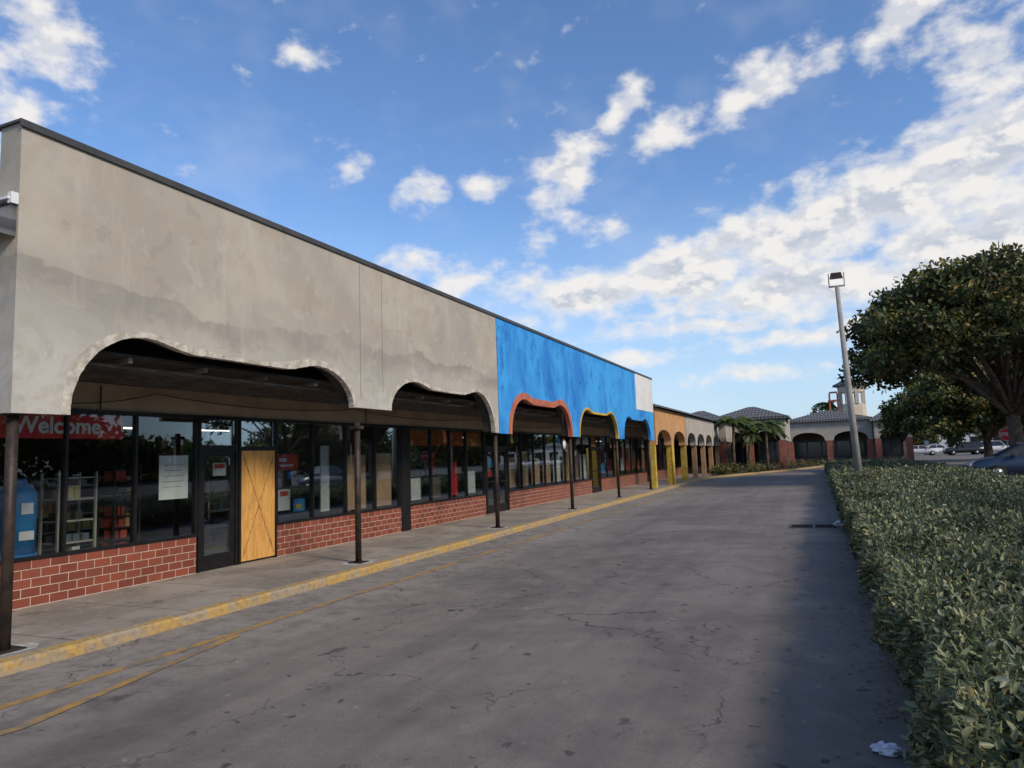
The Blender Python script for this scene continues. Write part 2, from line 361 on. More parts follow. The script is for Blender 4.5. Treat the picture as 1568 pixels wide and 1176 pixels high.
def crumple(name,loc,s):
    import bmesh
    bm=bmesh.new(); bmesh.ops.create_icosphere(bm,subdivisions=3,radius=s)
    for v in bm.verts:
        k=random.uniform(.55,1.15); v.co=Vector((v.co.x*k*1.3,v.co.y*k,max(v.co.z*k*.6,-s*.35)))
    me=bpy.data.meshes.new(name); bm.to_mesh(me); bm.free(); me.materials.append(M_litter); o=bpy.data.objects.new(name,me); COL.objects.link(o); o.location=loc; return o
M_litter=pm('litter_paper',(.72,.73,.78),(.6,.62,.66),30,.7,.3)
crumple('crumpled_paper',(.24,5.06,.03),.065); crumple('crumpled_paper',(.38,18.9,.06),.16)
box('hedge_kerb',.47,.60,-10,62,-.01,.085,pm('hedge_kerb_concrete',(.18,.16,.135),(.09,.08,.07),4,.9),None,.02)
n=320; y=rng.uniform(2,22,n); x=.44-np.abs(rng.normal(0,.22,n))
leaves('fallen_leaves',np.stack([x,y,np.full(n,.012)],1),np.stack([rng.normal(0,1,n),rng.normal(0,1,n),rng.normal(0,.08,n)],1),np.tile([[0,0,1.]],(n,1)),rng.uniform(.03,.055,n),rng.uniform(.015,.028,n),np.array([(.18,.12,.06)])*rng.uniform(.5,1.3,(n,1)),M_hleaf)
# ---------------------------------------------------------------- main building
B=empty('strip_mall_building')
WX=-9.85; FX=-7.5; TOP=5.6
bays=[(5.2,10.42,2.52,2.87),(11.6,16.38,2.87,2.54),(17.4,22.4,2.52,2.52),(23.35,28.4,2.52,2.52),(29.35,34.5,2.52,2.52)]
def archz(y,a,b,zl,zr,crest=3.52,flat=3.40):
    s=y-a; e=b-y; Wd=.98
    def sh(d,zf):
        if d<Wd: return zf+(crest-zf)*math.sqrt(max(0,1-(1-d/Wd)**2))
        if d<1.75:
            k=(d-Wd)/(1.75-Wd); return crest+(flat-crest)*(k*k*(3-2*k))
        return flat
    return sh(s,zl) if s<(b-a)/2 else sh(e,zr)
def profile(y0,y1,bays,zb0):
    pts=[(y0,zb0)]
    for (a,b,zl,zr) in bays:
        if b<y0 or a>y1: continue
        pts.append((a,zl)); n=90
        for i in range(0,n+1):
            u=i/n; s=.5-.5*math.cos(math.pi*u)
            y=a+(b-a)*s; pts.append((y+.001*(i==0),archz(y,a,b,zl,zr)))
        pts.append((b+.001,zr)); last=zr
    pts.append((y1,last)); return pts
def slab(name,pts,top,x0,x1,mat,jit=0,parent=B):
    V=[];F=[]
    for (y,z) in pts:
        z+=random.uniform(-jit,jit); V+=[(x1,y,z),(x1,y,top),(x0,y,z),(x0,y,top)]
    n=len(pts)
    for i in range(n-1):
        a=i*4;b=a+4
        F+=[(a,b,b+1,a+1),(a+2,a+3,b+3,b+2),(a,a+2,b+2,b),(a+1,b+1,b+3,a+3)]
    F+=[(0,1,3,2),((n-1)*4,(n-1)*4+2,(n-1)*4+3,(n-1)*4+1)]
    return mesh(name,V,F,mat,parent)
pg=profile(4.6,16.62,bays[:2],2.52); pb=profile(16.66,35.4,bays[2:],2.52)
slab('grey_fascia',pg,TOP,FX-.07,FX,M_stucco,.006)
slab('blue_fascia',pb,TOP,FX-.07,FX,M_blue,.006)
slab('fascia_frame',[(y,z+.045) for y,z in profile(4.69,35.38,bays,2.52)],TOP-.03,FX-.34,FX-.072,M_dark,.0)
def rim(name,bay,wd,proud,mat,jit=.015,ends=(0,1)):
    a,b,zl,zr=bay; n=150; V=[];F=[];P=[]; wv_=1.0
    for i in range(n+1):
        u=i/n; s=.5-.5*math.cos(math.pi*u); y=a+(b-a)*s; P.append(Vector((y,archz(y,a,b,zl,zr))))
    for i,p in enumerate(P):
        d=(P[min(i+1,n)]-P[max(i-1,0)]).normalized(); nr=Vector((-d.y,d.x))
        edge=min(p.x-a,b-p.x); ww=wd*(1.0 if jit==0 else (.3+.7*min(1,max(0,(2.3-edge)/.8))))
        wv_=min(1.4,max(.65,wv_+random.uniform(-.16,.16)))
        w1=ww*(wv_ if jit>0 else 1); o1=p+nr*w1; o0=p-nr*(.012+random.uniform(0,jit))
        V+=[(FX+proud,o0.x,o0.y),(FX+proud,o1.x,o1.y),(FX-.10,o0.x,o0.y),(FX+.0005,o1.x,o1.y)]
    for i in range(n):
        a_=i*4;b_=a_+4; F+=[(a_,b_,b_+1,a_+1),(a_,a_+2,b_+2,b_),(a_+1,b_+1,b_+3,a_+3)]
    F+=[(0,1,3,2)]
    return mesh(name,V,F,mat,B)
rim('arch_edge',bays[0],.08,.006,M_raw,.010); rim('arch_edge_b',bays[1],.065,.006,M_raw,.010)
rim('coral_arch_trim',bays[2],.17,.03,M_coral,0); rim('yellow_arch_trim',bays[3],.06,.02,M_yellow,0); rim('blue_arch_trim',bays[4],.10,.02,M_blue,0)
box('white_panel',FX-.02,FX+.012,31.85,35.42,3.9,5.57,M_white,B)
boxes('control_joints',[(FX-.01,FX+.003,10.62,10.634,3.05,5.5),(FX-.01,FX+.003,11.33,11.342,3.2,5.5)],pm('joint_dark',(.25,.235,.21),None,3,.9),B)
boxes('parapet_cap',[(FX-.42,FX+.03,4.57,35.45,TOP+.002,TOP+.03),(FX+.012,FX+.032,4.57,35.45,TOP-.05,TOP+.001)],M_cap,B)
boxes('side_return',[(-26,FX-.075,4.6,4.68,2.52,4.5),(FX-.34,FX-.075,4.6,4.68,4.501,TOP)],M_stucco,B)
mesh('side_tile_roof',[(-26,4.30,4.46),(-7.53,4.30,4.46),(-7.53,4.597,4.74),(-26,4.597,4.74),(-26,4.30,4.36),(-7.53,4.30,4.36),(-7.53,4.597,4.36)],[(0,1,2,3),(4,5,1,0),(1,5,6,2)],M_tile,B)
boxes('roof_edge_flashing',[(-7.56,-7.50,4.52,4.597,4.70,4.82),(-7.9,-7.525,4.50,4.597,4.742,4.77)],M_white,B)
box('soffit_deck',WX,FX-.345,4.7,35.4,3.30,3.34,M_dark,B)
boxes('soffit_furring',[(x,x+.035,4.7,35.4,3.19,3.225) for x in np.arange(-9.7,-7.9,.20)]+[(WX+.002,FX-.35,y,y+.06,3.23,3.298) for y in np.arange(5,35,1.2)],pm('furring_strip',(.17,.145,.12),(.10,.085,.07),3,.7,0),B)
box('roof',-26,FX-.345,4.7,35.4,4.3,4.45,M_roof,B)
V=[];F=[]
for (y0,y1,z0,sag,x) in [(5.0,8.2,3.1,.22,-9.80),(8.2,13.5,3.12,.12,-9.80),(13.5,20,3.14,.14,-9.80),(20,28,3.12,.14,-9.8)]:
    tube(V,F,[(x,y0+(y1-y0)*k/12,z0-sag*4*(k/12)*(1-k/12)) for k in range(13)],[.008]*13,5)
tube(V,F,[(-9.81,7.3,3.18),(-9.81,7.3,2.82)],[.012,.012],6); tube(V,F,[(-9.81,14.1,3.18),(-9.81,14.1,2.82)],[.012,.012],6)
mesh('slack_cable',V,F,M_steel,B)
# storefront
ZS=.13; ZB=.74; ZH=2.75; ZT=2.2
box('upper_wall',WX-.2,WX,-8,58,ZH+.06,3.8,M_beige,B)
runs=[[-8,-6.8,-5.6,-4.4,-3.2,-2,-.8,.4,1.6,2.8,3.9,4.85,5.75,6.82,7.95,9.13],[11.1,12.2,13.35,14.5,15.6],[16.06,17.2,18.3,19.35,20.6],list(np.linspace(22.5,32.1,9)),list(np.linspace(33.7,43.7,9)),list(np.linspace(45.2,57.6,11))]
br=[];fr=[];gl=[]
for r in runs:
    br.append((WX-.2,WX+.02,r[0],r[-1],ZS,ZB)); fr.append((WX-.08,WX+.035,r[0]-.03,r[-1]+.03,ZB+.001,ZB+.05))
    for y in r: fr.append((WX-.07,WX+.02,y-.022,y+.022,ZB+.051,ZH-.001))
    for a,b in zip(r[:-1],r[1:]): gl.append((WX-.03,WX-.02,a+.022,b-.022,ZB+.051,ZH-.001))
for d in [(9.16,10.06),(20.66,21.5),(21.55,22.4),(32.2,33.6),(43.8,45.1)]:
    a,b=d
    fr+=[(WX-.07,WX+.03,a,a+.05,ZS,ZH-.001),(WX-.07,WX+.03,b-.05,b,ZS,ZH-.001),(WX-.07,WX+.03,a+.051,b-.051,ZT,ZT+.09)]
    fr+=[(WX-.05,WX+.005,a+.055,a+.15,ZS+.01,ZT-.002),(WX-.05,WX+.005,b-.15,b-.055,ZS+.01,ZT-.002),(WX-.05,WX+.005,a+.151,b-.151,ZS+.01,ZS+.26),(WX-.05,WX+.005,a+.151,b-.151,ZT-.10,ZT-.002),(WX+.006,WX+.05,a+.2,b-.2,1.12,1.15)]
    gl+=[(WX-.03,WX-.02,a+.151,b-.151,ZS+.261,ZT-.101),(WX-.03,WX-.02,a+.051,b-.051,ZT+.091,ZH-.001)]
fr+=[(WX-.07,WX+.03,10.09,10.14,ZS,ZH-.001),(WX-.07,WX+.03,11.04,11.075,ZS,ZH-.001),(WX-.07,WX+.03,10.141,11.039,ZT,ZT+.07)]
gl+=[(WX-.03,WX-.02,10.141,11.039,ZT+.071,ZH-.001)]
fr+=[(WX-.2,WX+.03,15.63,16.03,ZS,ZH-.001),(WX-.1,WX+.04,-8,58,ZH,ZH+.059)]
boxes('brick_knee_wall',br,M_brick,B); boxes('storefront_frames',fr,M_frame,B); boxes('storefront_glass',gl,M_glass,B)
hd=empty('door_handle'); tubeobj('pull',[(WX+.01,9.36,1.0),(WX+.06,9.36,1.02),(WX+.06,9.36,1.32),(WX+.01,9.36,1.34)],[.012]*4,M_steel,hd,8)
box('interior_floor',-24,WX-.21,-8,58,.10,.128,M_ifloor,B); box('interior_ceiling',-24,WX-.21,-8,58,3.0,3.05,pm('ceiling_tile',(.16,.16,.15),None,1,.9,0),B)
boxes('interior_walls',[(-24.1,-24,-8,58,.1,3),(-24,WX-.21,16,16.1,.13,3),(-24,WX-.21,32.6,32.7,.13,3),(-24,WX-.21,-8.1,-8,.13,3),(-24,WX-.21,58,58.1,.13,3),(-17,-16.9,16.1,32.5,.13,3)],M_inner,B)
boxes('ceiling_light_tubes',[(x-.05,x+.05,y,y+1.2,2.955,2.985) for x in (-12.2,-16) for y in list(np.arange(2,15,3.2))+list(np.arange(18,31,4.2))+list(np.arange(34,56,5))],M_tubel,B)
def column(y):
    c=empty('steel_column')
    tubeobj('shaft',[(-7.66,y,.14),(-7.66,y,2.62)],[.056,.056],M_steel,c,16)
    box('base_plate',-7.8,-7.52,y-.14,y+.14,.131,.15,M_steel,c,.004)
    pts=[(-7.66+math.cos(a)*.25*random.uniform(.8,1.25),y+math.sin(a)*.28*random.uniform(.8,1.2)) for a in np.linspace(0,2*math.pi,14,endpoint=False)]
    pts=[(min(x,-7.38),yy) for x,yy in pts]
    mesh('grout',[(x,yy,.1335) for x,yy in pts],[tuple(range(14))],pm('grout_patch',(.55,.53,.48),(.33,.31,.28),8,.9),c)
    box('head_bracket',-7.76,-7.57,y-.09,y+.09,2.5,2.56,M_steel,c)
for y in (4.72,10.72,16.7,22.7,28.7,34.7): column(y)
GX=WX-.045
pb_=empty('plywood_board')
box('panel',WX-.02,WX+.02,10.16,11.03,.17,2.19,M_ply,pb_)
def xline(y0,z0,y1,z1,wd=.022):
    d=Vector((y1-y0,z1-z0)).normalized(); n=Vector((-d.y,d.x))*wd/2
    return [(WX+.024,y0+n.x,z0+n.y),(WX+.024,y0-n.x,z0-n.y),(WX+.024,y1-n.x,z1-n.y),(WX+.024,y1+n.x,z1+n.y)]
M_xl=pm('brown_brace',(.12,.06,.02),(.5,.27,.08),14,.8,0)
mesh('cross_mark',xline(10.2,.25,11.0,2.1)+[(x+.001,y,z) for x,y,z in xline(10.2,2.1,11.0,.25)],[(0,1,2,3),(4,5,6,7)],M_xl,pb_)
def txt(s,size,loc,mat,parent,bold=.0):
    c=bpy.data.curves.new('lettering','FONT'); c.body=s; c.size=size; c.extrude=.002; c.offset=bold
    o=bpy.data.objects.new('lettering',c); COL.objects.link(o); c.materials.append(mat)
    o.matrix_world=Matrix(((0,0,1,loc[0]),(1,0,0,loc[1]),(0,1,0,loc[2]),(0,0,0,1))); o.parent=parent; return o
s=empty('welcome_sign'); box('panel',GX-.01,GX,5.8,7.75,2.38,2.73,M_red,s); txt('Welcome',.32,(GX+.003,6.1,2.46),M_paper,s,.008)
s=empty('address_number'); txt('3150',.23,(WX-.015,10.36,2.40),M_grey,s,.003)
def poster(name,y0,y1,z0,z1,mat,dx=0,extra=()):
    e=empty(name); box('sheet',GX-.006-dx,GX-dx,y0,y1,z0,z1,mat,e)
    for (a,b,c,d,m) in extra: box('print',GX-dx,GX-dx+.002,a,b,c,d,m,e)
    return e
poster('paper_notice',8.42,9.0,1.40,2.12,M_paper,0,[(8.5,8.9,1.6+i*.09,1.606+i*.09,M_inner) for i in range(5)])
poster('door_notice',9.55,9.85,1.75,1.98,M_paper,0,[(9.58,9.82,1.88,1.96,M_red)])
poster('red_window_sign',11.15,11.8,1.80,2.12,M_red,0,[(11.25,11.65,1.87,1.91,M_paper),(11.25,11.45,1.97,2.04,M_paper)])
poster('accessible_sticker',11.5,11.66,1.62,1.76,M_blue2)
poster('window_flyer',11.2,11.55,1.0,1.42,M_paper,0,[(11.25,11.5,1.28,1.38,M_red)]); poster('window_flyer',11.66,12.0,.95,1.2,M_blue2,0,[(11.72,11.9,1.0,1.1,M_yellow)]); poster('window_flyer',12.3,12.5,1.7,1.85,M_paper)
poster('window_flyer',5.1,5.55,2.45,2.7,M_paper,.1)
for (a,b) in [(16.1,17.15),(17.25,18.25),(18.35,19.3),(19.4,20.5)]:
    poster('orange_banner',a,b,2.3,2.72,M_ora,.02)
    poster('window_poster',a+.3,b-.2,.85,1.4+random.random()*.5,random.choice([M_card,M_paper,M_red]),.15)
for (a,b) in [(13.45,14.4),(14.6,15.5)]: poster('cardboard_sheet',a+.05,b-.05,.82,2.0+random.random()*.2,M_card,.12)
poster('window_poster',12.9,13.2,.85,2.3,M_paper,.3)
poster('red_poster',17.3,17.7,1.5,2.1,M_red,.12)
r=runs[3]
for i in range(8):
    poster('window_poster',r[i]+.15,r[i+1]-.2,.85,1.8+.4*random.random(),random.choice([M_card,M_paper,M_card]),.12)
r=runs[4]
for i in range(8): poster('window_poster',r[i]+.1,r[i+1]-.15,1.0,1.4+.5*random.random(),random.choice([M_ora,M_paper,M_red,M_blue2]),.05)
poster('door_notice',21.0,21.3,1.6,1.9,M_blue2); poster('door_notice',20.9,21.2,1.3,1.5,M_red)
wd=empty('water_dispenser'); V=[];F=[]
tube(V,F,[(-10.25,6.4,.8),(-10.25,6.4,1.62),(-10.25,6.4,1.75)],[.25,.25,.18],20); mesh('tank',V,F,M_blue2,wd,True)
tubeobj('base',[(-10.25,6.4,.13),(-10.25,6.4,.8)],[.27,.27],M_blue2,wd,20); tubeobj('lid',[(-10.25,6.4,1.75),(-10.25,6.4,1.83)],[.14,.1],M_blue2,wd,20)
boxes('label',[(-10.0,-9.985,6.29,6.49,1.0,1.12),(-10.0,-9.985,6.31,6.47,1.35,1.5)],M_paper,wd)
goods=[pm('goods_%d'%i,c,None,3,.6,0) for i,c in enumerate([(.40,.07,.05),(.6,.5,.24),(.10,.12,.14),(.6,.6,.57),(.45,.25,.12),(.05,.05,.05)])]
def rack(x,y,wd,lev=5,h=2.0,name='store_shelf',M=None,fill=.6):
    e=empty(name); M=M or M_shelfm
    boxes('uprights',[(x-.02,x+.02,y,y+.03,.13,h),(x-.02,x+.02,y+wd-.03,y+wd,.13,h),(x-.4,x-.36,y,y+.03,.13,h),(x-.4,x-.36,y+wd-.03,y+wd,.13,h)],M,e)
    zs=[.2+i*(h-.3)/lev for i in range(lev+1)]
    boxes('shelves',[(x-.36,x-.02,y+.031,y+wd-.031,z,z+.025) for z in zs],M,e)
    L=[[] for _ in goods]
    for z in zs[:-1]:
        yy=y+.05; k=random.randrange(6); hh=random.uniform(.08,.2); w_=random.uniform(.05,.13)
        while yy<y+wd-.16:
            if random.random()<.3: k=random.randrange(6); hh=random.uniform(.06,.24); w_=random.uniform(.04,.14)
            if random.random()<fill: L[k].append((x-random.uniform(.25,.33),x-.04-random.uniform(0,.08),yy,yy+w_-.01,z+.026,z+.026+hh))
            yy+=w_+random.uniform(0,.03)
    for l,m in zip(L,goods):
        if l: boxes('goods',l,m,e)
rack(-10.35,7.05,.62,5,1.9,fill=.9); rack(-10.6,8.15,.5,9,2.0,M=M_grate,fill=.9); rack(-13,8.3,2.2,4,1.5,fill=.9); rack(-12.6,12,1.8,4,1.7,fill=.9); rack(-12,17,3,4,1.5,fill=.9); rack(-12.4,23,6,4,1.5,fill=.9); rack(-11.5,34,8,4,1.6,fill=.9)
e=empty('checkout_counter'); boxes('cabinet',[(-13.6,-12.9,4.2,7.2,.13,1.05),(-12.89,-12.85,4.3,7.1,.2,.9)],M_grey,e); box('top',-13.65,-12.8,4.15,7.25,1.051,1.1,M_paper,e)
s=empty('hanging_sign'); tubeobj('disc',[(-7.62,21.9,2.25),(-7.58,21.9,2.25)],[.19,.19],M_steel,s,24); tubeobj('disc_face',[(-7.579,21.9,2.25),(-7.57,21.9,2.25)],[.14,.14],M_paper,s,24); tubeobj('hanger',[(-7.6,21.9,2.44),(-7.6,21.9,3.45)],[.008,.008],M_steel,s,6)
# ---------------------------------------------------------------- lower arcade (orange + white)
A=empty('arcade_building')
M_peach=pm('peach_stucco',(.62,.34,.15),(.50,.27,.12),1,.85); M_cream=pm('cream_stucco',(.46,.42,.37),(.38,.35,.31),1,.85)
M_tan=pm('tan_column',(.42,.25,.13),None,2,.85)
def arcade(name,y0,y1,n,zc,top,mat,cm):
    step=(y1-y0)/n; bl=[]
    for i in range(n): bl.append((y0+i*step+.35,y0+(i+1)*step-.35,2.3,2.3))
    pts=[(y0,2.3)]
    for (a,b,zl,zr) in bl:
        pts.append((a,zl))
        for k in range(33):
            th_=math.pi*k/32; pts.append(((a+b)/2-(b-a)/2*math.cos(th_),2.3+(zc-2.3)*math.sin(th_)**.7))
    pts.append((y1,2.3))
    slab(name+'_fascia',pts,top,FX-.4,FX,mat,0,A)
    boxes(name+'_columns',[(FX-.36,FX-.06,y0+i*step-.14,y0+i*step+.14,.13,2.299) for i in range(n+1)],cm,A)
arcade('peach',35.75,44.6,2,3.1,4.2,M_peach,M_yellow); arcade('cream',44.8,60.5,4,3.1,4.2,M_cream,M_tan)
mesh('mansard_roof',[(FX+.25,35.5,4.2),(FX+.25,61,4.2),(FX-1.9,61,5.0),(FX-1.9,35.5,5.0),(FX-4,61,4.2),(FX-4,35.5,4.2)],[(0,1,2,3),(3,2,4,5),(0,3,5),(1,4,2)],M_tile,A)
box('peach_ceiling',WX,FX-.41,35.45,60,3.6,3.64,M_dark,A)
box('rear_block',-26,WX-.21,35.5,61,3.1,4.19,M_beige,A)
tubeobj('yellow_post',[(-7.45,39.7,.13),(-7.45,39.7,2.3)],[.09,.09],M_yellow,A)
# ---------------------------------------------------------------- far wing (faces camera)
Wg=empty('shopping_plaza_wing')
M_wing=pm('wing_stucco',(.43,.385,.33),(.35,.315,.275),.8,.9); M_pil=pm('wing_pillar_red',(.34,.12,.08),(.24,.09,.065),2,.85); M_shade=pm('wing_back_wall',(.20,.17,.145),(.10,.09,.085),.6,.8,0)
M_cglass0=pm('far_shop_glass',(.02,.025,.03),None,5,.1,0,spec=.6)
def wing(tag,x0,x1,y,n,zc,top,ridge,zf=2.6,hipL=True,hipR=True,pad=.4):
    step=(x1-x0)/n; pts=[(x0,zf)]
    for i in range(n):
        a=x0+i*step+.45;b=x0+(i+1)*step-.45; pts.append((a,zf))
        for k in range(25):
            th_=math.pi*k/24; pts.append(((a+b)/2-(b-a)/2*math.cos(th_),zf+(zc-zf)*math.sin(th_)**.8))
    pts.append((x1,zf)); V=[];F=[]
    for (x,z) in pts: V+=[(x,y,z),(x,y,top),(x,y+.4,z),(x,y+.4,top)]
    for i in range(len(pts)-1):
        a=i*4;b=a+4; F+=[(a,a+1,b+1,b),(a+2,b+2,b+3,a+3),(a,b,b+2,a+2)]
    F+=[(0,2,3,1),(len(V)-4,len(V)-3,len(V)-1,len(V)-2)]
    mesh(tag+'_fascia',V,F,M_wing,Wg)
    boxes(tag+'_pillars',[(x0+i*step-.3+(.3 if i==0 else 0)-(.3 if i==n else 0),x0+i*step+.3+(.3 if i==0 else 0)-(.3 if i==n else 0),y+.03,y+.37,.1,zf-.001) for i in range(n+1)],M_pil,Wg)
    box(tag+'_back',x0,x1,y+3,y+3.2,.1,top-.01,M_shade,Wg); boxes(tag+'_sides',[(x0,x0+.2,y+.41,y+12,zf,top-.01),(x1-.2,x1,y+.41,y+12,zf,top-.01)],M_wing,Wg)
    ng=max(2,int((x1-x0)/1.6)); boxes(tag+'_shop_windows',[(x0+.5+i*(x1-x0-1)/ng,x0+.35+(i+1)*(x1-x0-1)/ng,y+2.9,y+2.99,.7,2.5) for i in range(ng)],M_cglass0,Wg)
    xa=x0-pad;xb=x1+pad;ya=y-pad;yb=y+9; hl=(yb-ya)/2; ym=(ya+yb)/2
    la=xa+min(hl,(xb-xa)/2.2)*(1 if hipL else 0); lb=xb-min(hl,(xb-xa)/2.2)*(1 if hipR else 0)
    mesh(tag+'_roof',[(xa,ya,top),(xb,ya,top),(xb,yb,top),(xa,yb,top),(la,ym,ridge),(lb,ym,ridge),(xa,ya,top-.18),(xb,ya,top-.18),(xb,yb,top-.18),(xa,yb,top-.18)],[(0,1,5,4),(1,2,5),(2,3,4,5),(3,0,4),(6,7,1,0),(7,8,2,1),(9,6,0,3)],M_tile,Wg)
wing('a',-8.6,-2.6,66,2,3.55,4.7,5.9); wing('b',-3.2,5.4,86,2,3.55,4.9,6.1); wing('c',-12,-7,61,1,3.5,4.4,5.5); wing('d',5.5,9.0,84.5,1,3.3,4.6,5.9)
T=empty('cupola_tower')
M_tow=pm('tower_cream',(.62,.52,.40),(.52,.44,.34),1,.85)
cx,cy=4.1,96
V=[];F=[]
tube(V,F,[(cx,cy,5.2),(cx,cy,7.0)],[1.5,1.5],8); mesh('base',V,F,M_tow,T)
boxes('arch_posts',[(cx+1.35*math.cos(a)-.2,cx+1.35*math.cos(a)+.2,cy+1.35*math.sin(a)-.2,cy+1.35*math.sin(a)+.2,7.0,8.6) for a in np.linspace(0,2*math.pi,8,endpoint=False)+.39],M_tow,T)
V=[];F=[]; tube(V,F,[(cx,cy,8.4),(cx,cy,9.2)],[1.5,1.55],8); mesh('drum',V,F,M_tow,T)
V=[];F=[]; tube(V,F,[(cx,cy,9.2),(cx,cy,9.45),(cx,cy,10.3)],[2.1,2.0,.05],8); mesh('cap_roof',V,F,M_tile,T)
boxes('side_frame',[(cx-2.6,cx-2.4,cy-1,cy-.8,5.5,8.4),(cx-1.7,cx-1.5,cy-1,cy-.8,5.5,8.4),(cx-2.7,cx-1.4,cy-1.1,cy-.7,7.4,7.6),(cx-2.5,cx-1.6,cy-1.05,cy-.75,8.4,8.6)],M_coral,T)
# ---------------------------------------------------------------- light pole
Lp=empty('parking_lot_light')
bx,by=1.45,33; tx=1.2
tubeobj('pole',[(bx,by,0),(tx,by,8.7)],[.165,.085],M_conc,Lp,14)
M_lamp=pm('lamp_housing',(.42,.40,.37),None,3,.6,0); 
boxes('bracket',[(tx-.32,tx-.28,by-.05,by+.05,8.75,9.3),(tx+.28,tx+.32,by-.05,by+.05,8.75,9.3),(tx-.32,tx+.32,by-.05,by+.05,8.69,8.75)],M_lamp,Lp)
mesh('floodlight_head',[(tx-.26,by-.25,8.98),(tx+.26,by-.25,8.98),(tx+.26,by+.2,9.12),(tx-.26,by+.2,9.12),(tx-.2,by-.2,9.25),(tx+.2,by-.2,9.25),(tx+.2,by+.15,9.36),(tx-.2,by+.15,9.36)],BF,M_steel,Lp)
# ---------------------------------------------------------------- hedge
def bumps(x,y):
    return .045*np.sin(x*2.1+y*1.3)+.04*np.sin(y*2.9-x*1.7)+.03*np.sin(x*5.3+1+y*.7)+.02*np.sin(y*6.1+x*3.2)
def ztop(x,y):
    z=.74+bumps(x,y)
    for yt in (9.5,17,27,40): z-=.20*np.exp(-((y-yt+.25*np.sin(x*2))/.28)**2)
    z-=.22*np.exp(-(x-.45)/.10)+.2*np.exp(-(5.9-x)/.15)
    return z
def xside(y,z): return .50+.05*np.sin(y*2.3+z*4)+.04*np.sin(y*5.1+1)-.06*np.sin(np.clip(z/.7,0,1)*np.pi)+.10*(z<.15)
Hg=empty('hedge')
ys=np.arange(-4,62.01,.25); xs=np.concatenate([[.66],np.linspace(.8,5.7,16),[5.82]])
V=[];F=[]
for y in ys:
    for x in xs: V.append((x,y,float(ztop(np.array(max(x,.75)),np.array(y)))-.15))
    V.append((.66,y,0)); V.append((5.82,y,0))
nx=len(xs)+2
for i in range(len(ys)-1):
    for j in range(len(xs)-1): a=i*nx+j; F.append((a,a+1,a+nx+1,a+nx))
    a=i*nx; F.append((a,a+nx,a+nx+nx-2,a+nx-2)); F.append((a+nx-3,a+nx-1,a+nx+nx-1,a+nx+nx-3))
F.append(tuple([nx-2]+list(range(len(xs)))+[nx-1])); k=(len(ys)-1)*nx; F.append(tuple([k+nx-2]+list(range(k,k+len(xs)))+[k+nx-1])[::-1])
mesh('branch_core',V,F,M_core,Hg)
Pl=[];Dl=[];Nl=[];Ll=[];Wl=[];Cl=[]
pal=np.array([(.115,.14,.068),(.17,.19,.10),(.28,.275,.14),(.055,.075,.036),(.20,.215,.145),(.34,.28,.12)]); pw=[.27,.26,.13,.18,.11,.05]
def addleaves(P,nrm,n,Lm,Wm):
    D=nrm*rng.uniform(.1,1.0,(n,1))+rng.normal(0,.65,(n,3)); N=nrm+rng.normal(0,.55,(n,3))
    L=Lm*rng.uniform(.6,1.35,n); W=Wm*rng.uniform(.7,1.25,n)
    c=pal[rng.choice(len(pal),n,p=pw)]*rng.uniform(.7,1.3,(n,1))
    c=c*(1+.30*np.sin(P[:,0:1]*1.7+P[:,1:2]*.9)*np.sin(P[:,1:2]*1.1-P[:,0:1]*.6))
    Pl.append(P);Dl.append(D);Nl.append(N);Ll.append(L);Wl.append(W);Cl.append(c)
for (y0,y1,dens,Lm,Wm) in [(-4,1,300,.07,.032),(1,6,2600,.060,.025),(6,11,1500,.066,.029),(11,20,750,.08,.038),(20,35,340,.10,.055),(35,62,150,.15,.09)]:
    x1=5.85
    n=int((x1-.5)*(y1-y0)*dens); x=rng.uniform(.5,x1,n); y=rng.uniform(y0,y1,n)
    if y0<11: 
        keep=x<np.maximum(1.0,y*.26+1.1); x=x[keep];y=y[keep]; n=len(x)
    z=ztop(x,y)-rng.random(n)**1.5*.17+rng.normal(0,.018,n)+(rng.random(n)<.06)*rng.uniform(0,.09,n)
    addleaves(np.stack([x,y,z],1),np.tile([[0.1,0,1.]],(n,1)),n,Lm,Wm)
    n=int(.8*(y1-y0)*dens*1.2); y=rng.uniform(y0,y1,n); z=rng.uniform(.04,.76,n); x=xside(y,z)+rng.random(n)**1.5*.14-(rng.random(n)<.06)*rng.uniform(0,.08,n)
    addleaves(np.stack([x,y,z],1),np.tile([[-1.,0,.35]],(n,1)),n,Lm,Wm)
n=9000; x=rng.uniform(2,5.85,n); y=rng.uniform(-4,11,n); k=x>=np.maximum(1.0,y*.26+1.1); x=x[k];y=y[k];n=len(x)
addleaves(np.stack([x,y,ztop(x,y)-rng.random(n)*.1],1),np.tile([[0,0,1.]],(n,1)),n,.11,.06)
leaves('leaves',*[np.concatenate(q) for q in (Pl,Dl,Nl,Ll,Wl,Cl)],M_hleaf,Hg)
# ---------------------------------------------------------------- trees
def crown(name,clumps,nper,size,cols,parent,flat=.7):
    P=[];D=[];N=[];C=[]
    for (c,r) in clumps:
        n=int(nper*r*r); d=unit(rng.normal(0,1,(n,3))); rad=r*(rng.uniform(.35,1.0,(n,1))+.25*(rng.random((n,1))<.12))
        p=np.array(c)+d*rad*np.array([1,1,flat]); P.append(p); D.append(d*.5+rng.normal(0,.7,(n,3))); N.append(d+rng.normal(0,.5,(n,3)))
        b=cols[rng.choice(len(cols),n)]*rng.uniform(.7,1.3,(n,1))*rng.uniform(.6,1.35); b=b*(1+.4*np.clip(d[:,2:3],-1,1)); C.append(b)  # sunlit clump tops and shaded undersides painted into the leaf colour
    P,D,N,C=[np.concatenate(q) for q in (P,D,N,C)]; n=len(P)
    leaves(name,P,D,N,size*rng.uniform(.7,1.4,n),size*.55*rng.uniform(.7,1.3,n),C,M_leaf,parent)
